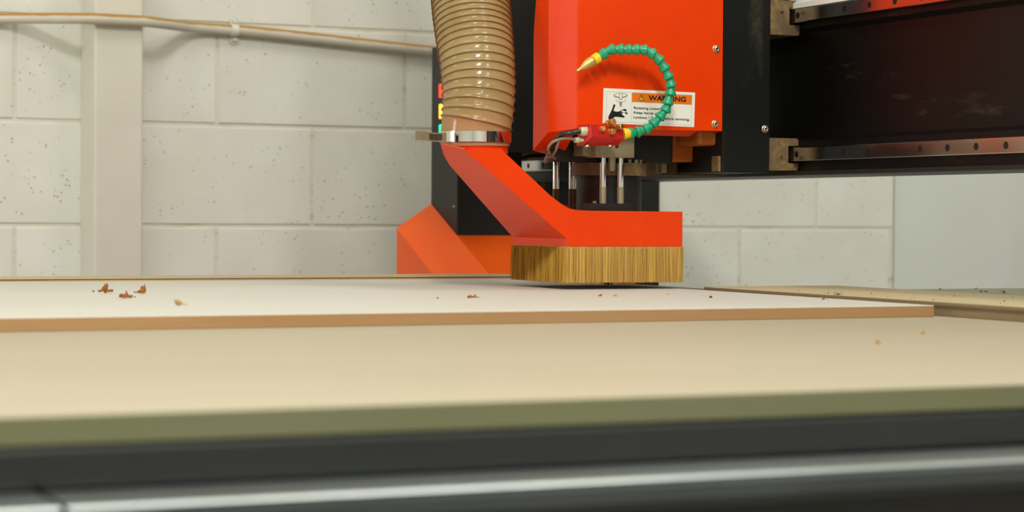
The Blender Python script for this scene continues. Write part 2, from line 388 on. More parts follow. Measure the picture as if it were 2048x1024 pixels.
# bright rail: flat top, rounded nose
def rail_seg(x0, x1):
    ya, yb, zt = TY0 - 0.060, TY0 + 0.004, 0.7575
    prof = [(yb, zt), (ya + 0.004, zt), (ya + 0.001, zt - 0.0008), (ya, zt - 0.0025), (yb, zt - 0.0025)]
    prism('track_strip', [(x0, y, z) for y, z in prof], [(x1, y, z) for y, z in prof], 'strip', table)
    zt -= 0.0025; prof = [(yb, zt), (ya + 0.002, zt), (ya + 0.001, zt - 0.004), (ya + 0.004, zt - 0.013), (ya + 0.014, zt - 0.020), (yb, zt - 0.020)]
    return prism('track_rail', [(x0, y, z) for y, z in prof], [(x1, y, z) for y, z in prof], 'rail_shade', table)
gx = PY(103, 985, TY0 - 0.03).x
rail_seg(-1.2, gx - 0.002); rail_seg(gx + 0.002, 2.4)
bm = bmesh.new(); bm_box(bm, -1.15, 1.752, TY0, 3.35, 0.7835, TZ, 0.001)
sp = from_bm('spoilboard', bm, 'spoil')
sp.data.materials.append(M['spoiledge'])
for p in sp.data.polygons:
    if abs(p.normal.z) < 0.9: p.material_index = 1
tag(sp, 'large pale wooden spoilboard with olive edge covering the table front', 'board')
def board(name, x0, x1, y0, y1, z0, z1, top, edge, label, cat='board', bev=0.0006):
    bm = bmesh.new(); bm_box(bm, x0, x1, y0, y1, z0, z1, bev); o = from_bm(name, bm, top); o.data.materials.append(M[edge])
    for p in o.data.polygons:
        if p.normal.z < 0.6: p.material_index = 1
    return tag(o, label, cat)
T1 = 0.0136; T2 = 0.0172
board('workpiece_panel', -0.9, 1.512, 2.088, 3.188, TZ, TZ + T1, 'sheet', 'sheetedge', 'whitish panel with brown front edge lying flat under the brush', 'panel')
board('plywood_strip', -1.1, 1.529, 3.200, 3.345, TZ, TZ + T2, 'plytop', 'plyedge', 'layered plywood strip along the back, behind the whitish panel')
board('plywood_strip', 1.531, 1.751, 1.30, 2.655, TZ, TZ + T2, 'plytop', 'plyedge_shade', 'pale plywood strip at the right running back beneath the black beam')
bb = box('machine_bed', 1.758, 2.40, 1.32, 2.955, 0.784, TZ - 0.001, 'beddust'); tag(bb, 'dusty grey bed panel beyond the right plywood strip', 'panel')

# ------------------------------------------------------------------ gantry
RX = 1.69                                        # outer face of the linear rails
gantry = thing('gantry', 'black gantry beam with two steel rails on orange and black end legs', 'gantry', (1.8, 3.5, 0))
def zx(x, y, X): return PX(x, y, X).z
zb = zx(1620, 346, RX + 0.012)                   # underside of the beam
zl = zx(1583, 309, RX); zu = zx(1583, 33, RX)
Y_END, Y_NEAR = 3.60, 0.80
zt = zu + 0.16
# beam: recessed web between two rail seats
def yz(prof, y0, y1, mat, name, parent, bev=0.0):
    return prism(name, [(x, y0, z) for x, z in prof], [(x, y1, z) for x, z in prof], mat, parent, bev)
bx = RX + 0.012
prof = [(bx, zb), (bx, zl + 0.019), (bx + 0.010, zl + 0.025), (bx + 0.010, zu - 0.024), (bx, zu - 0.018), (bx, zt), (bx + 0.22, zt), (bx + 0.22, zb)]
yz(prof, Y_NEAR, Y_END, 'beam', 'beam', gantry)
box('bottom_lip', bx - 0.004, bx + 0.03, Y_NEAR, Y_END, zb - 0.0025, zb + 0.003, 'dark', gantry)
capm = None
for zc_, nm in ((zl, 'lower'), (zu, 'upper')):
    rp = [(bx, zc_ - 0.0085), (RX + 0.006, zc_ - 0.0065), (RX + 0.003, zc_ - 0.0098), (RX + 0.0006, zc_ - 0.0098), (RX, zc_ - 0.0088), (RX, zc_ + 0.0088), (RX + 0.0006, zc_ + 0.0098), (RX + 0.003, zc_ + 0.0098), (RX + 0.006, zc_ + 0.0065), (bx, zc_ + 0.0085)]
    rl = yz(rp, Y_NEAR, Y_END, 'steel', 'linear_rail', gantry)
    y = PX(1593, 309, RX).y - 60 * 0.06
    while y < Y_END - 0.01:
        if y > 1.2:
            if capm is None:
                bm = bmesh.new(); bm_tube(bm, [(-0.0002, 0, 0), (0.002, 0, 0)], 0.0048, 16); me = bpy.data.meshes.new('bolt_hole'); bmesh.ops.recalc_face_normals(bm, faces=bm.faces); bm.to_mesh(me); bm.free(); me.materials.append(M['hole']); capm = me
            link('bolt_hole', capm, None, rl, (RX, y, zc_))
        y += 0.06
# pale cable strip riding above the upper rail
prism('edge_strip', [(RX + 0.001, Y_NEAR, zu + 0.0108), (RX + 0.001, Y_NEAR, zu + 0.018), (RX + 0.012, Y_NEAR, zu + 0.026), (RX + 0.012, Y_NEAR, zu + 0.0135)],
      [(RX + 0.001, 2.80, zu + 0.0108), (RX + 0.001, 2.80, zu + 0.018), (RX + 0.012, 2.80, zu + 0.026), (RX + 0.012, 2.80, zu + 0.0135)], 'labelwhite', gantry)
# near leg, outside the frame
box('near_leg', 1.60, 2.05, 0.72, Y_NEAR, 0.0, zt + 0.02, 'orange', gantry, 0.004)
# far leg: black cabinet standing on a sloping orange foot with chamfered shoulder
XB = PY(914, 471, 3.50).x
zk0 = PY(914, 471, 3.50).z; zk1 = PX(862, 408, XB).z; yk1 = PX(862, 408, XB).y
ztop = PX(868, 95, XB).z
XR = 1.645
prism('cabinet', [(XB, 3.50, zk0), (XB, yk1, zk1), (XB, yk1, ztop), (XB, 3.50, ztop)], [(XR, 3.50, zk0), (XR, yk1, zk1), (XR, yk1, ztop), (XR, 3.50, ztop)], 'black_clean', gantry, 0.0012)
screw('cabinet_screw', PX(908, 413, XB), 0.0026, gantry, Vector((-1, 0, 0)))
box('back_panel', 1.72, PY(1320, 400, 3.66).x, 3.66, 3.74, 0.0, ztop + 0.30, 'black_clean', gantry, 0.002)
# cover over the end of the beam
zc0 = PY(1040, 305, 3.41).z
box('end_cover', PY(990, 200, 3.41).x, bx + 0.03, 3.41, 3.655, zc0, ztop + 0.30, 'black_clean', gantry, 0.002)
a0, a1 = PX(1093, 322, 1.665), PX(1044, 320, 1.665)
prism('rail_bracket', [(1.655, a0.y, zl + 0.0115), (1.655, a1.y, zl + 0.0115), (1.68, a1.y - 0.01, zc0 + 0.002), (1.68, a0.y, zc0 + 0.002)],
      [(bx + 0.006, a0.y, zl + 0.0115), (bx + 0.006, a1.y, zl + 0.0115), (bx + 0.006, a1.y - 0.01, zc0 + 0.002), (bx + 0.006, a0.y, zc0 + 0.002)], 'tandust', gantry)
screw('bracket_bolt', PX(1087, 369, bx), 0.0055, gantry, Vector((-1, 0, 0)), 'tandust')
# orange foot: extruded down towards the front
XA = PX(795, 455, 1.454).x
pk = Vector((XB, yk1, zk1)); pl_ = Vector((XA, yk1, PY(795, 456, yk1).z))
slope = (zk0 - zk1) / (3.50 - yk1)
def down_to(p, y): return Vector((p.x, y, p.z + slope * (y - p.y)))
yf = 3.36; XF = 1.80
secA = [Vector((XA, yk1, 0.55)), pl_, pk, Vector((XF, yk1, zk1)), Vector((XF, yk1, 0.55))]
secB = [Vector((XA, yf, 0.55)), down_to(pl_, yf), down_to(pk, yf), Vector((XF, yf, down_to(pk, yf).z)), Vector((XF, yf, 0.55))]
prism('foot', secA, secB, 'orange_dusty', gantry)
box('foot_post', XA + 0.01, XF - 0.01, yf + 0.03, yk1 - 0.01, 0.0, 0.552, 'orange_dusty', gantry)
# signal lamps on the cabinet's side
sl = thing('signal_light', 'red, yellow and green signal lamps on the black cabinet behind the hose', 'signal light', PX(884, 270, XB))
for (y0, y1, mt) in ((168, 196, 'lred'), (208, 238, 'lyel'), (249, 272, 'lgrn')):
    q = [PX(877, y0, XB - 0.002), PX(893, y0 - 2, XB - 0.001), PX(893, y1 - 2, XB - 0.002), PX(877, y1, XB - 0.002)]
    prism('lamp_lens', q, [p + Vector((0.006, 0, 0)) for p in q], mt, sl, 0.0012)

# ------------------------------------------------------------------ carriage with cover and spindle
YC = 2.665
car = thing('router_carriage', 'orange covered router head with black side plate riding on the beam', 'router', (1.46, 2.80, 0.83))
XP0, XP1 = PY(1447, 150, YC + 0.004).x, PY(1541, 150, YC + 0.004).x
zpb = PY(1500, 345, YC + 0.004).z
box('side_plate', XP0, XP1, YC + 0.004, 2.94, zpb, 1.42, 'black', car, 0.0015)
screw('plate_screw', PY(1530, 258, YC + 0.004), 0.0056, car)
# bearing blocks: C shaped around the rails
for zc_, (yt, yb_) in ((zu, (3, 72)), (zl, (277, 341))):
    zt_ = zx(1560, yt, RX - 0.01); zb_ = zx(1560, yb_, RX - 0.01)
    x0, x1 = XP1 - 0.012, RX + 0.012
    cp_ = [(x0, zb_), (x0, zt_), (x1 - 0.002, zt_), (x1, zt_ - 0.003), (x1, zc_ + 0.0125), (RX - 0.004, zc_ + 0.0125), (RX - 0.005, zc_ + 0.011), (RX - 0.005, zc_ - 0.011), (RX - 0.004, zc_ - 0.0125), (x1, zc_ - 0.0125), (x1, zb_ + 0.003), (x1 - 0.002, zb_)]
    o = yz(cp_, 2.683, 2.90, 'tandust', 'bearing_block', car)
    screw('block_screw', (RX - 0.018, 2.683, zc_ + (0.006 if zc_ == zu else -0.004)), 0.0032, o, Vector((0, -1, 0)), 'tandust')
# cover
XL = PY(1155, 150, YC).x; XRt = PY(1446, 150, YC).x
Cc = Vector((1.315, 1.315 / (ray(1097, 150).x / ray(1097, 150).y))); Dd = Vector((1.315, 1.315 / (ray(1067, 150).x / ray(1067, 150).y)))
ZT = 1.45
def zy(x, y, Y): return PY(x, y, Y).z
B0 = Vector((XL, YC, zy(1155, 257, YC))); A0 = Vector((XRt, YC, zy(1446, 262, YC)))
C0 = Vector((Cc.x, Cc.y, zy(1098, 265, Cc.y))); D0 = Vector((Dd.x, Dd.y, zy(1066, 301, Dd.y)))
A1, B1, C1 = Vector((XRt, YC, ZT)), Vector((XL, YC, ZT)), Vector((Cc.x, Cc.y, ZT))
Dk = Vector((Dd.x, Dd.y, zy(1068, 65, Dd.y)))                  # the rear edge of the front facet leans forward above here
Dt = PX(1098, -16, Dd.x)
Dt = Vector((Dd.x, Cc.y + 0.001, Dt.z))
E0, E1 = Vector((1.40, 2.90, D0.z)), Vector((1.40, 2.90, ZT))
F0, F1 = Vector((XRt, 2.90, D0.z)), Vector((XRt, 2.90, ZT))
G0 = Vector((1.352, 2.735, D0.z))                              # inner lower edge of the sloping underside
H0 = Vector((XRt, 2.76, D0.z + 0.012))
bm = bmesh.new()
V = {k: bm.verts.new(v) for k, v in dict(A0=A0, B0=B0, C0=C0, D0=D0, A1=A1, B1=B1, C1=C1, Dk=Dk, Dt=Dt, E0=E0, E1=E1, F0=F0, F1=F1, G0=G0).items()}
for f in (('A0', 'A1', 'B1', 'B0'), ('B0', 'B1', 'C1', 'Dt', 'C0'), ('C0', 'Dt', 'Dk', 'D0'), ('C1', 'E1', 'Dk', 'Dt'), ('D0', 'Dk', 'E1', 'E0'), ('E0', 'E1', 'F1', 'F0'), ('F0', 'F1', 'A1', 'A0'), ('A1', 'F1', 'E1', 'C1', 'B1'), ('B0', 'C0', 'D0', 'G0'), ('D0', 'E0', 'G0')):
    bm.faces.new([V[k] for k in f])
bmesh.ops.bevel(bm, geom=[e for e in bm.edges if len(e.link_faces) == 2 and {e.verts[0], e.verts[1]} in ({V['B0'], V['B1']}, {V['A0'], V['A1']}, {V['A0'], V['B0']})], offset=0.0012, segments=2, affect='EDGES')
cover = from_bm('head_cover', bm, 'orange', car)
for p in ((1432, 98), (1430, 248)): screw('cover_screw', PY(p[0], p[1], YC), 0.0056, cover)
# folded lower flange
fl = [PY(1158, 256.5, YC + 0.001), PY(1396, 261.5, YC + 0.001), PY(1378, 273, YC + 0.02), PY(1166, 268, YC + 0.02)]
prism('lower_flange', fl, [p + Vector((0, 0.003, 0.0015)) for p in fl], 'orange', cover)
# amber brackets behind the cover's lower edge
def qbox(name, x0, y0, x1, y1, Y, dep, mat, parent, bev=0.001):
    a, b = PY(x0, (y0 + y1) / 2, Y), PY(x1, (y0 + y1) / 2, Y)
    zt_, zb_ = PY((x0 + x1) / 2, y0, Y).z, PY((x0 + x1) / 2, y1, Y).z
    return box(name, a.x, b.x, Y, Y + dep, zb_, zt_, mat, parent, bev, 2)
qbox('amber_bracket', 1346, 255, 1393, 324, 2.755, 0.06, 'amber', car, 0.003)
qbox('amber_bracket', 1396, 255, 1444, 291, 2.69, 0.06, 'amber', car, 0.006)
qbox('lower_mount', 1324, 292, 1452, 351, 2.80, 0.10, 'darkbrown', car)
qbox('mount_stud', 1437, 312, 1449, 343, 2.675, 0.02, 'tandust', car)
qbox('mount_stud', 1287, 322, 1312, 352, 2.79, 0.02, 'tandust', car)
qbox('mount_stud', 1323, 324, 1334, 346, 2.785, 0.02, 'alu_dull', car)
# spindle mount, clamp flange, spindle, tool
SX, SY = PY(1217, 500, 2.768).x, 2.768
qbox('spindle_mount', 1108, 258, 1345, 325, 2.735, 0.028, 'dark', car, 0.002)
def zs(y): return PY(1217, y, SY).z
def vcyl(name, x, y, z0, z1, r, mat, parent, seg=40, r2=None): return tube(name, [(x, y, z0), (x, y, z1)], [r, r2 or r], mat, parent, seg)
vcyl('clamp_flange', SX, SY, zs(352), zs(327), 0.0535, 'tandust', car)
for k in range(10):
    a = math.radians(200 + k * 16); vcyl('flange_bolt', SX + 0.047 * math.cos(a), SY + 0.047 * math.sin(a), zs(327), zs(320), 0.003, 'alu_dull', car, 8)
vcyl('spindle_body', SX, SY, zs(470), zs(352), 0.0465, 'dark', car)
vcyl('collet_nut', SX, SY, zs(515), zs(470), 0.02, 'steel', car, 6)
zt0 = zs(570.5)
tb = vcyl('cutter_bit', SX, SY, zt0 + 0.0022, zs(515), 0.0066, 'hole', car, 24)
bm = bmesh.new()
bm_tube(bm, [(SX, SY, zt0), (SX, SY, zt0 + 0.0024)], [0.0003, 0.0022], 12)
for s in (-1, 1): bm_tube(bm, [(SX + s * 0.0054, SY - 0.001, zt0 + 0.0008), (SX + s * 0.0054, SY - 0.001, zt0 + 0.0024)], [0.0004, 0.0014], 8)
from_bm('cutter_spurs', bm, 'hole', tb)

# ------------------------------------------------------------------ dust shoe with brush, lifted on guide rods
SY0, SY1, CYc = 2.68, 2.856, 2.766
zsh_t = PY(1300, 423.5, SY0).z; zsh_b = PY(1250, 493, SY0).z
shoe = thing('dust_shoe', 'orange dust shoe with sloping duct and tan bristle skirt below the router', 'dust shoe', (1.41, 2.77, 0.81))
X1s = PY(1365, 460, SY0).x; X0s = PY(1134, 460, SY0).x
plan = [(X1s, SY0), (X0s, SY0), (X0s, SY1), (X1s, SY1)]
z2 = PY(1134, 477.5, SY0).z
# profile of the front, sweeping up from the box into the duct
fr_curve = [(1365, 423.5), (1180, 421.5), (1154, 420.2), (1142, 418), (1130, 412.5), (1116, 403), (1100, 390.5), (1001, 297)]
def on_plane(x, y, a, b, c):
    n_ = (b - a).cross(c - a); d_ = ray(x, y); return CAM + d_ * ((a - CAM).dot(n_) / d_.dot(n_))
bm = bmesh.new()
base = [bm.verts.new((x, y, zsh_b)) for x, y in plan]
l0, l1 = bm.verts.new((X0s, SY0, z2)), bm.verts.new((X0s, SY1, z2))
frc = [bm.verts.new(PY(x, y, SY0)) for x, y in fr_curve]
ybk = [SY1, SY1, SY1, SY1, SY1, SY1, SY1 - 0.004, SY1 - 0.025]
bkc = [bm.verts.new(Vector((v.co.x, yy, v.co.z))) for v, yy in zip(frc, ybk)]
tl2 = bm.verts.new(PY(928, 299, SY0))
P0, P1, P2 = l0.co.copy(), l1.co.copy(), tl2.co.copy()
k1, k2, tl1 = (bm.verts.new(on_plane(x, y, P0, P1, P2)) for x, y in ((899, 330), (887, 309), (881, 287)))
tbk = bm.verts.new(PY(940, 290, SY1 - 0.02))
F_ = bm.faces.new
F_([base[0]] + frc + [tl2, l0, base[1]])
F_((base[1], l0, l1, base[2])); F_((l0, tl2, tl1, k2, k1, l1)); F_((base[0], base[3], bkc[0], frc[0]))
F_([base[3], base[2], l1, k1, k2, tl1, tbk] + bkc[::-1])
for i in range(7): F_((frc[i], bkc[i], bkc[i + 1], frc[i + 1]))
F_((frc[7], bkc[7], tbk, tl1, tl2))
zc_t = PY(950, 298, CYc).z; CXc = PY(951, 298, CYc).x
hood = from_bm('hood', bm, 'orange', shoe)
sol = hood.modifiers.new('thickness', 'SOLIDIFY'); sol.thickness = 0.0016; sol.offset = -1
# collar pipe rising inside the hose
zcol = PY(951, 232, CYc).z
tube('collar', [(CXc, CYc, zc_t - 0.006), (CXc, CYc, zcol)], 0.0452, 'orange', shoe, 48, False)
# brush: glue strip, bristles
def plan_pts(inset, z):
    cx_, cy_ = (X1s + X0s) / 2, (SY0 + SY1) / 2
    out = []
    for x, y in plan:
        out.append(Vector((x + (inset if x < cx_ else -inset), y + (inset if y < cy_ else -inset), z)))
    return out
zgl = zsh_b - 0.0035
prism('brush_strip', plan_pts(0.0006, zgl), plan_pts(0.0006, zsh_b + 0.002), 'glue', shoe)
zbr = PY(1250, 565, SY0).z
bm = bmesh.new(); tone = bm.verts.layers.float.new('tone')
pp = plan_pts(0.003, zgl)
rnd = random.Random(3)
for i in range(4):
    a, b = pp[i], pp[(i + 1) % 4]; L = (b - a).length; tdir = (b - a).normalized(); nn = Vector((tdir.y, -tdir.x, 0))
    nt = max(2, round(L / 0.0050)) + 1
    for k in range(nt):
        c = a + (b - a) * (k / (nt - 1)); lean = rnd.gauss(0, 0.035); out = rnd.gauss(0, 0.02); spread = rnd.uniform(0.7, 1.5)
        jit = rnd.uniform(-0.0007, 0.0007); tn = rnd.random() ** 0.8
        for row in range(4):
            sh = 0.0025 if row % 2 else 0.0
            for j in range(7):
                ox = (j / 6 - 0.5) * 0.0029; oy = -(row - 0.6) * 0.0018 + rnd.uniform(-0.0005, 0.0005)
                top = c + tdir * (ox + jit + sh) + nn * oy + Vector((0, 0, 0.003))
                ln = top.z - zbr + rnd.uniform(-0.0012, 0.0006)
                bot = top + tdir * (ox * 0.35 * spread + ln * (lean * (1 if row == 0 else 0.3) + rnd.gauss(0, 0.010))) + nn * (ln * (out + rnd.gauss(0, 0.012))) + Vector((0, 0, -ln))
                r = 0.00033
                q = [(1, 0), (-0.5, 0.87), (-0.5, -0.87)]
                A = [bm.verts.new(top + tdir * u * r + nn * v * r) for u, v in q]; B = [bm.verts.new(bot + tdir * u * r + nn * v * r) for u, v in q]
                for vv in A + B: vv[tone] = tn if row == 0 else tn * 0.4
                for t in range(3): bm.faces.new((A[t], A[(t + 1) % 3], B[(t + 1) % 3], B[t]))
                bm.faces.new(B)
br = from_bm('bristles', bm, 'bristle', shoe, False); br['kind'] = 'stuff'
# guide rods, their cylinder body and clamps
YR = 2.705
def rodx(x): return PY(x, 360, YR).x
zr_t, zr_b = PY(1220, 316, YR).z, PY(1220, 410, YR).z
for x in (1206, 1241):
    vcyl('guide_rod', rodx(x), YR, zr_b, zr_t + 0.01, 0.0043, 'chrome', shoe, 24)
    vcyl('rod_sleeve', rodx(x), YR, zr_b, PY(1220, 374, YR).z, 0.0049, 'alu_dull', shoe, 24)
qbox('rod_clamp', 1180, 407, 1266, 423, YR - 0.01, 0.022, 'dark', shoe)
for x in (1201, 1255): tube('clamp_screw', [PY(x, 415, YR - 0.0098), PY(x, 415, YR - 0.0112)], 0.0018, 'hole', shoe, 10)
vcyl('clamp_stud', PY(1189, 410, YR).x, YR, PY(1189, 410, YR).z, PY(1189, 402, YR).z, 0.003, 'tandust', shoe, 10)
YB = 2.842
for xs in ((1109, 1115), (1141, 1149)):
    for x in xs:
        px = PY(x, 350, YB).x
        vcyl('guide_rod', px, YB, PY(x, 412, YB).z, PY(x, 378, YB).z, 0.0026, 'tandust', shoe, 12)
        vcyl('guide_rod', px, YB, PY(x, 378, YB).z, PY(x, 322, YB).z, 0.0024, 'chrome', shoe, 12)
# cylinder body on the carriage
qbox('lift_cylinder', 1192, 268, 1269, 315, YR - 0.016, 0.034, 'alu_dull', car, 0.0008)
qbox('lift_cylinder', 1166, 275, 1193, 312, YR - 0.002, 0.03, 'alu_dull', car, 0.0008)
px = PY(1224, 330, YR); vcyl('cylinder_port', px.x, YR, PY(1224, 342, YR).z, PY(1224, 314, YR).z, 0.0042, 'alu_dull', car, 12, 0.0055)
tube('port_hole', [PY(1233, 292, YR - 0.0158), PY(1233, 292, YR - 0.0168)], 0.003, 'hole', car, 14)

# ------------------------------------------------------------------ hose with clamp
hose = thing('dust_hose', 'clear tan ribbed extraction hose clamped onto the orange duct', 'hose', (CXc, CYc, zc_t))
hc = [PY(x, y, CYc + dy) for x, y, dy in ((951, 293, 0), (951, 262, 0), (955, 232, 0), (957, 200, 0.003), (957, 165, 0.009), (954, 120, 0.019), (949, 75, 0.033), (944, 30, 0.048), (939, -20, 0.066), (933, -75, 0.086), (925, -135, 0.110), (915, -200, 0.138), (905, -265, 0.165), (893, -400, 0.20), (885, -600, 0.22), (880, -900, 0.22), (878, -1300, 0.21), (880, -1800, 0.20), (885, -2400, 0.20))]
fine_ = spline(hc, 120)
# resample by arc length
step = 0.0014; pts = [fine_[0]]; acc = 0.0
for a, b in zip(fine_, fine_[1:]):
    L = (b - a).length
    while acc + L >= step:
        a = a + (b - a) * ((step - acc) / L); pts.append(a); L = (b - a).length; acc = 0.0
    acc += L
PIT = 0.0122; R0 = 0.0478; SEG = 56
s_start = 0.026                                                    # smooth cuff under the clamp
fr = frames(pts); bm = bmesh.new(); rings = []; wire = []
phs = [0.0]                                                        # the coil is stretched low down and tighter higher up
for i in range(1, len(pts)): phs.append(phs[-1] + step / (0.0122 - 0.0038 * min(1, max(0, (i * step - 0.08) / 0.12))))
for i, p in enumerate(pts):
    s = i * step; ring = []
    grow = min(1.0, max(0.0, (s - s_start) / 0.006)); R = R0 + 0.0010 * grow + 0.0052 * min(1, max(0, (s - 0.05) / 0.15))
    for k in range(SEG):
        th = 2 * math.pi * k / SEG; ph = (phs[i] + th / (2 * math.pi)) % 1.0
        dd = min(ph, 1 - ph); bmp = math.exp(-(dd / 0.13) ** 2) * 0.0020
        r = R + bmp * grow
        ring.append(bm.verts.new(p + (fr[i][1] * math.cos(th) + fr[i][2] * math.sin(th)) * r))
    rings.append(ring)
for A, B in zip(rings, rings[1:]):
    for k in range(SEG): bm.faces.new((A[k], A[(k + 1) % SEG], B[(k + 1) % SEG], B[k]))
hw = from_bm('hose_wall', bm, 'hose', hose, True, recalc=False)
i0 = 0
for k in range(int(phs[-1] * 40)):
    want = k / 40
    while phs[i0 + 1] < want: i0 += 1
    f_ = (want - phs[i0]) / (phs[i0 + 1] - phs[i0]); s = (i0 + f_) * step; th = -2 * math.pi * want
    if s > s_start + 0.004:
        p = pts[i0].lerp(pts[i0 + 1], f_); u, v = fr[i0][1], fr[i0][2]
        R = R0 + 0.0010 + 0.0052 * min(1, max(0, (s - 0.05) / 0.15))
        wire.append(p + (u * math.cos(th) + v * math.sin(th)) * (R + 0.0017) - fr[i0][0] * 0.0008)
bm = bmesh.new(); bm_tube(bm, wire, 0.0008, 6); from_bm('wire_helix', bm, 'hosewire', hose, True)
zk = PY(951, 274, CYc).z
bm = bmesh.new(); zA, zB = PY(951, 286, CYc).z, PY(951, 264, CYc).z
prof = [(0.0487, zA), (0.0502, zA + 0.0004), (0.0502, zB - 0.0004), (0.0487, zB)]; rr = []
for (r, z) in prof: rr.append([bm.verts.new((CXc + r * math.cos(2 * math.pi * k / 64), CYc + r * math.sin(2 * math.pi * k / 64), z)) for k in range(64)])
for A, B in zip(rr, rr[1:]):
    for k in range(64): bm.faces.new((A[k], A[(k + 1) % 64], B[(k + 1) % 64], B[k]))
clamp = from_bm('hose_clamp', bm, 'chrome', hose, 'auto', recalc=False)
# free band end sticking out with worm slots
bm = bmesh.new(); tailc = spline([PY(893, 274, CYc - 0.025), PY(872, 274.5, CYc - 0.032), PY(850, 272, CYc - 0.040), PY(831, 271, CYc - 0.048)], 8)
top = [p + Vector((0, 0, 0.0062)) for p in tailc]; bot = [p - Vector((0, 0, 0.0062)) for p in tailc]
bk = Vector((0.0004, 0.0012, 0))
bm_poly(bm, top + bot[::-1], [p + bk for p in top + bot[::-1]])
tail = from_bm('band_tail', bm, 'alu_dull', clamp)
for k in range(9):
    c = tailc[4 + k * 1].lerp(tailc[5 + k], 0.5) + Vector((0, -0.0006, 0))
    bm = bmesh.new(); bm_box(bm, c.x - 0.0006, c.x + 0.0006, c.y - 0.0004, c.y + 0.0004, c.z - 0.0042, c.z + 0.0042)
    # slots belong to the tail as one pressed row
    o = from_bm('worm_slot', bm, 'dark', clamp)

# ------------------------------------------------------------------ warning sign
YS = YC - 0.0006
sign = thing('warning_sign', 'white and orange WARNING label stuck on the orange cover', 'sign', PY(1297, 250, YS))
ZO = lambda zx_, zy_, lift=0.0: PY(1180 + zx_ / 8.535, 165 + zy_ / 8.535, YS - lift)
def flat(name, pts_, mat, lift, parent=sign, th=0.00012):
    a = [ZO(x, y, lift) for x, y in pts_]; return prism(name, a, [p + Vector((0, th, 0)) for p in a], mat, parent)
panel = flat('sign_panel', [(232, 95), (1795, 172), (1777, 762), (215, 695)], 'labelwhite', 0.0, sign, 0.0005)
def line_(pts_, wd=5, mat='labelline', lift=0.0003):
    for (a, b) in zip(pts_, pts_[1:]):
        a, b = Vector(a), Vector(b); t = (b - a).normalized(); nn = Vector((-t.y, t.x)) * wd / 2
        flat('border_line', [a + nn, b + nn, b - nn, a - nn], mat, lift, panel)
line_([(285, 150), (1745, 215), (1725, 722), (272, 662), (285, 150)])
line_([(716, 170), (706, 668)], 6)
flat('header_band', [(720, 172), (1740, 218), (1735, 378), (716, 330)], 'labelorange', 0.0003, panel)
flat('warning_triangle', [(878, 205), (930, 310), (822, 304)], 'labelink', 0.0006, panel)
flat('triangle_fill', [(877, 228), (914, 302), (836, 298)], 'labelyellow', 0.0009, panel)
flat('exclamation_mark', [(870, 245), (884, 246), (880, 282), (873, 282)], 'labelink', 0.0012, panel)
flat('exclamation_mark', [(871, 287), (882, 288), (882, 297), (871, 296)], 'labelink', 0.0012, panel)
flat('hand_symbol', [(316, 628), (316, 580), (345, 525), (378, 455), (405, 372), (424, 372), (432, 392), (408, 455), (402, 482), (440, 498), (490, 496), (518, 484), (546, 462), (552, 474), (524, 506), (548, 522), (540, 540), (560, 556), (592, 584), (588, 600), (520, 590), (430, 582), (404, 600), (398, 640)], 'labelink', 0.0004, panel)
flat('finger_symbol', [(556, 456), (606, 452), (630, 478), (616, 492), (568, 476)], 'labelink', 0.0004, panel)
flat('finger_symbol', [(590, 506), (634, 512), (648, 534), (622, 540), (596, 524)], 'labelink', 0.0004, panel)
flat('finger_symbol', [(534, 508), (560, 500), (570, 516), (548, 524)], 'labelink', 0.0004, panel)
el = lambda cx_, cy_, rx, ry, n_=20: [(cx_ + rx * math.cos(2 * math.pi * k / n_), cy_ + ry * math.sin(2 * math.pi * k / n_)) for k in range(n_)]
flat('cutter_symbol', el(522, 222, 122, 42), 'labelgrey', 0.0003, panel)
flat('cutter_symbol', el(522, 216, 98, 26), 'labelwhite', 0.0005, panel)
flat('cutter_symbol', [(492, 180), (560, 183), (550, 290), (500, 288)], 'labelgrey', 0.0007, panel)
flat('cutter_symbol', [(506, 192), (546, 195), (538, 282), (510, 280)], 'labelwhite', 0.0009, panel)
flat('cutter_symbol', [(500, 330), (550, 333), (544, 408), (504, 405)], 'labelgrey', 0.0004, panel)
line_([(445, 290), (460, 315), (500, 332), (560, 330), (600, 312), (606, 288)], 7, 'labelgrey', 0.0004)
rotz = math.atan2(-(172 - 95) + 0.034 * 1563, 1563)
def text(body, zx0, zy0, zx1, hpx, mat, name, bold=0.0, lift=0.0007):
    cu = bpy.data.curves.new(name, 'FONT'); cu.body = body; cu.size = 1.0; cu.offset = bold; cu.fill_mode = 'BOTH'; cu.extrude = 0.0
    tmp = bpy.data.objects.new('tmp', cu); COL.objects.link(tmp)
    dg = bpy.context.evaluated_depsgraph_get(); dg.update(); me = bpy.data.meshes.new_from_object(tmp.evaluated_get(dg))
    bpy.data.objects.remove(tmp); bpy.data.curves.remove(cu)
    xs = [v.co.x for v in me.vertices]; ys = [v.co.y for v in me.vertices]
    p0, p1 = ZO(zx0, zy0, lift), ZO(zx1, zy0 + 0.045 * (zx1 - zx0), lift)
    hh = (PY(1297, 200, YS).z - PY(1297, 200 + hpx / 8.535, YS).z)
    sx_ = (p1.x - p0.x) / (max(xs) - min(xs)); szy = hh / 0.72; sl_ = (p1.z - p0.z) / (p1.x - p0.x); base_ = WL[panel]
    mn = min(xs)
    for v in me.vertices:
        X = p0.x + (v.co.x - mn) * sx_; Zz = p0.z + v.co.y * szy + (X - p0.x) * sl_
        v.co = Vector((X, p0.y, Zz)) - base_
    me.materials.clear(); return link(name, me, M[mat], panel)
text('WARNING', 1000, 300, 1640, 84, 'labelink', 'warning_lettering', 0.028)
text('Rotating cutter.', 750, 448, 1215, 40, 'labelink', 'instruction_lettering', 0.014)
text('Keep hands away.', 748, 528, 1265, 40, 'labelink', 'instruction_lettering', 0.014)
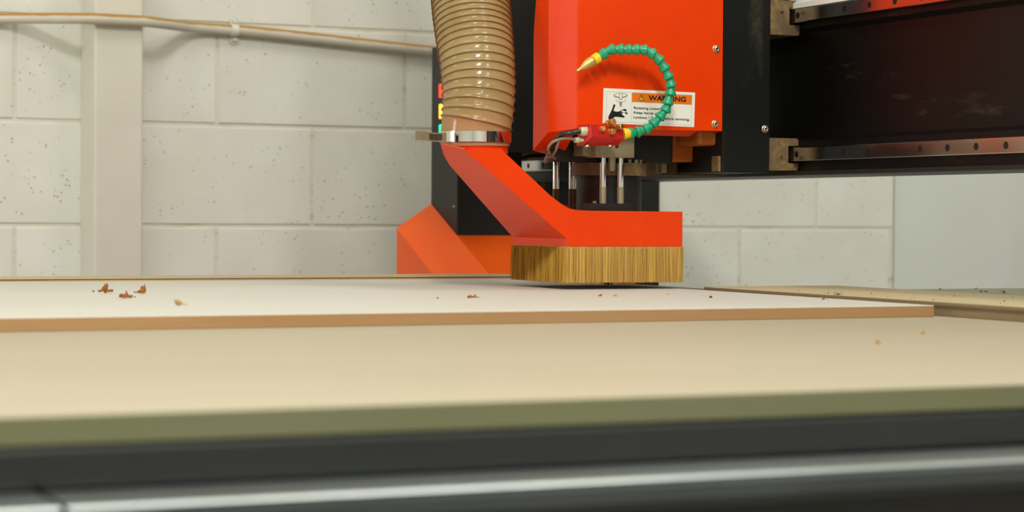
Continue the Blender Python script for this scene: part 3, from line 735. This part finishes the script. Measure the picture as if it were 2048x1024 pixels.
text('Lockout / Tagout before servicing.', 746, 608, 1700, 40, 'labelink', 'instruction_lettering', 0.014)

# ------------------------------------------------------------------ jointed air nozzle on its red valve block
noz = thing('air_nozzle', 'green jointed hose with brass nozzle arching from a red valve block', 'nozzle', PY(1205, 290, 2.64))
VZ = lambda zx_, zy_, Y: PY(1080 + zx_ / 5.119, 230 + zy_ / 5.119, Y)
# valve block: lit face, sloping lower face
YV = 2.628
bm = bmesh.new()
for p in (VZ(520, 95, YV), VZ(845, 118, YV), VZ(862, 238, YV), VZ(532, 222, YV)):
    bm.verts.new(p); bm.verts.new(p + Vector((0, 0.036, 0)))
for p in (VZ(800, 312, YV + 0.016), VZ(440, 312, YV + 0.016)):
    bm.verts.new(p); bm.verts.new(p + Vector((0, 0.020, 0)))
bmesh.ops.convex_hull(bm, input=bm.verts); bmesh.ops.dissolve_limit(bm, angle_limit=math.radians(4), verts=bm.verts, edges=bm.edges)
from_bm('valve_block', bm, 'red', noz)
for (x, y, r, ln, dx, dz) in ((648, 140, 26, 0.009, -0.25, 0.05), (725, 80, 33, 0.014, 0.1, 0.25), (738, 168, 30, 0.011, 0.0, -0.05), (808, 122, 30, 0.013, 0.3, 0.1)):
    p = VZ(x, y, YV - 0.004); rr_ = r / 5.119 * 3.0 / F; ax = Vector((dx, -1, dz)).normalized()
    kb = tube('brass_knob', [p + ax * -0.006, p + ax * (ln - 0.001 - 0.006), p + ax * (ln - 0.006)], [rr_, rr_, rr_ * 0.8], 'brass', noz, 14)
    tube('knob_collar', [p + ax * -0.008, p + ax * -0.003], rr_ * 1.2, 'brass', kb, 6)
fx0 = VZ(520, 170, YV + 0.012); dxv = Vector((-1, 0, 0.0))
pxm = 3.0 / F / 5.119 / 0.907
tube('hose_fitting', [fx0, fx0 + dxv * 55 * pxm], 50 * pxm * 0.92, 'fitting', noz, 6)
tube('hose_fitting', [fx0 + dxv * 55 * pxm, fx0 + dxv * 80 * pxm, fx0 + dxv * 112 * pxm], [46 * pxm * 0.9, 44 * pxm, 36 * pxm], 'fitting', noz, 20)
tube('black_tube', spline([fx0 + dxv * 100 * pxm, VZ(310, 186, YV + 0.014), VZ(230, 200, YV + 0.02), VZ(165, 250, YV + 0.03), VZ(125, 320, YV + 0.045), VZ(95, 400, YV + 0.07), VZ(60, 470, YV + 0.12)], 8), 24 * pxm, 'rubber', noz, 14)
f2 = VZ(465, 258, YV + 0.018)
tube('tube_fitting', [f2, f2 + dxv * 70 * pxm], 20 * pxm, 'fitting', noz, 14)
tube('tube_fitting', [f2 + dxv * 78 * pxm, f2 + dxv * 70 * pxm, f2 + dxv * 112 * pxm], [29 * pxm, 29 * pxm, 26 * pxm], 'fitting', noz, 16)
tube('clear_tube', spline([f2 + dxv * 105 * pxm, VZ(290, 240, YV + 0.018), VZ(190, 252, YV + 0.018), VZ(115, 290, YV + 0.022), VZ(85, 350, YV + 0.03), VZ(110, 410, YV + 0.05), VZ(150, 440, YV + 0.09)], 8), 14 * pxm, 'cleartube', noz, 12)
tube('clear_tube', spline([VZ(200, 262, YV + 0.02), VZ(178, 310, YV + 0.024), VZ(160, 370, YV + 0.03), VZ(120, 420, YV + 0.05), VZ(70, 440, YV + 0.09)], 8), 11 * pxm, 'cleartube', noz, 12)
for x in (482, 715): screw('block_bolt', VZ(x, 318, YV + 0.014), 0.0034, noz, Vector((0, -0.6, -0.8)))
# beads
GZ = lambda p, Y: PY(1130 + p[0] / 4.268, 60 + p[1] / 4.268, Y)
cen = [(578, 880), (640, 864), (708, 838), (770, 786), (824, 726), (866, 668), (882, 602), (902, 524), (900, 452), (874, 378), (838, 308), (790, 242), (728, 192), (660, 168), (594, 168), (527, 168), (460, 166), (388, 172), (318, 212)]
nC = len(cen)
def ydep(k): return YV + 0.010 - 0.016 * math.sin(math.pi * min(1, k / (nC - 1)))
C3 = [GZ(c, ydep(i)) for i, c in enumerate(cen)]
start = GZ((505, 886), ydep(0)); end = GZ((255, 252), ydep(nC - 1))
chain = [start] + C3 + [end]
PXM = 3.0 / F / 4.268
for i in range(1, len(chain) - 1):
    p = chain[i]; t = (chain[i + 1] - chain[i - 1]).normalized(); L = 0.5 * (chain[i + 1] - chain[i - 1]).length
    R = 50 * PXM
    prof = [(-0.66, 0.46), (-0.60, 0.56), (-0.45, 0.62), (-0.28, 0.64), (0.0, 0.82), (0.26, 1.0), (0.38, 1.0), (0.46, 0.90), (0.48, 0.55), (0.60, 0.46)]
    # the wide lip of each bead faces back towards the block
    tube('hose_segment', [p - t * L * h for h, r in prof], [R * r for h, r in prof], 'green', noz, 20, True, True)
t0 = (C3[0] - start).normalized()
tube('yellow_collar', [start - t0 * 0.002, start + t0 * 0.0005, start + t0 * 0.004, start + t0 * 0.0085, start + t0 * 0.0105], [40 * PXM, 47 * PXM, 44 * PXM, 40 * PXM, 30 * PXM], 'yellow', noz, 20)
t1 = (end - C3[-1]).normalized()
tube('yellow_collar', [end - t1 * 0.007, end - t1 * 0.006, end + t1 * 0.0015, end + t1 * 0.003], [40 * PXM, 47 * PXM, 45 * PXM, 36 * PXM], 'yellow', noz, 20)
tip = GZ((102, 352), ydep(nC - 1)); q1, q2, q3 = GZ((232, 264), ydep(18)), GZ((178, 300), ydep(18)), GZ((150, 320), ydep(18))
tube('nozzle_tip', [q1, q1.lerp(q2, 0.6), q2, q3, q3.lerp(tip, 0.3), tip], [44 * PXM, 42 * PXM, 36 * PXM, 26 * PXM, 15 * PXM, 12 * PXM], 'brass_pale', noz, 16)

# ------------------------------------------------------------------ shavings and crumbs
def crumb(p, size, mat, label, cat='wood shaving', name='wood_shaving', seed=0, group=None):
    r = random.Random(seed); bm = bmesh.new()
    for k in range(13):
        c = Vector((r.gauss(0, 0.40) * size, r.gauss(0, 0.32) * size, 0)); s = size * r.uniform(0.10, 0.34); h = size * r.uniform(0.35, 0.9) * max(0.25, 1 - c.length / size)
        res = bmesh.ops.create_icosphere(bm, subdivisions=1, radius=1.0)
        rot = Matrix.Rotation(r.uniform(0, 6.28), 3, 'Z') @ Matrix.Rotation(r.uniform(-0.5, 0.5), 3, 'X')
        for v in res['verts']:
            q = rot @ Vector((v.co.x * s, v.co.y * s * 0.5, v.co.z * h * 0.7)) * r.uniform(0.75, 1.15)
            v.co = q + c + Vector((0, 0, h * 0.55))
    zmin = min(v.co.z for v in bm.verts)
    bmesh.ops.translate(bm, verts=bm.verts, vec=Vector(p) - Vector((0, 0, zmin)))
    return tag(from_bm(name, bm, mat), label, cat, group)
zp = TZ + T1; zq = TZ + T2
crumb(PZ(210, 587, zp), 0.0125, 'chip', 'leftmost brown shaving pile of the three at the left on whitish panel', seed=1)
crumb(PZ(250, 597, zp), 0.0125, 'chip', 'middle brown shaving pile of the three at the left on whitish panel', seed=22)
crumb(PZ(287, 588, zp), 0.0120, 'chip', 'rightmost brown shaving pile of the three at the left on whitish panel', seed=3)
crumb(PZ(354, 612, zp), 0.0090, 'chip_pale', 'pale blurred shaving nearest the panel front edge at the left', seed=4)
crumb(PZ(944, 596, zp), 0.0085, 'chip', 'brown shaving on the whitish panel in front of the orange foot', seed=5)
crumb(PZ(875, 597, zp), 0.0022, 'chip_dark', 'tiny dark speck left of the shaving in front of the orange foot', 'crumb', 'wood_crumb', 6)
crumb(PZ(1201, 593, zp), 0.0042, 'chip', 'small brown crumb on the panel just in front of the cutter bit', 'crumb', 'wood_crumb', 7)
crumb(PZ(1232, 593, zp), 0.0040, 'chip_pale', 'pale crumb on the panel right of the brown crumb under the brush', 'crumb', 'wood_crumb', 8)
crumb(PZ(1337, 590, zp), 0.0030, 'chip_pale', 'small crumb on the panel below the right end of the brush', 'crumb', 'wood_crumb', 9)
crumb(PZ(1421, 596, zp), 0.0035, 'chip_dark', 'dark crumb on the whitish panel right of the brush', 'crumb', 'wood_crumb', 10)
crumb(PZ(1648, 600, zp), 0.0040, 'chip', 'brown crumb near the right end of the whitish panel', 'crumb', 'wood_crumb', 11)
crumb(PZ(1846, 668, TZ), 0.0058, 'chip_pale', 'upper of two pale crumbs on the spoilboard at the right', 'crumb', 'wood_crumb', 12)
crumb(PZ(1755, 688, TZ), 0.0058, 'chip_pale', 'lower of two pale crumbs on the spoilboard at the right', 'crumb', 'wood_crumb', 13)
crumb(PZ(1676, 590, zq), 0.0042, 'chip_dark', 'dark chip on the edge of the right plywood strip', 'crumb', 'wood_crumb', 14)
rr2 = random.Random(5)
for k in range(26):
    x = rr2.uniform(1480, 2040); t = (x - 1426) / 622; y = 575 + t * 18 + rr2.uniform(0.12, 0.8) * (4 + 18 * t)
    p = PZ(x, y, zq)
    if not (1.54 < p.x < 1.742 and 1.35 < p.y < 2.64): continue
    crumb(p, rr2.uniform(0.0010, 0.0019), 'chip_dark' if rr2.random() < 0.6 else 'chip', 'tiny speck of dust scattered on the right plywood strip', 'crumb', 'wood_speck', 40 + k, 'specks on the right plywood strip')
for k, (x, y) in enumerate(((1881, 579), (1952, 578), (1962, 584), (1972, 584), (2006, 583), (2008, 586.5))):
    p = PZ(x, y, TZ - 0.001)
    if p.x < 2.38 and p.y < 2.94: crumb(p, 0.0034, 'chip_dark', 'dark crumb lying on the dusty grey bed panel', 'crumb', 'wood_crumb', 80 + k, 'crumbs on the grey bed panel')
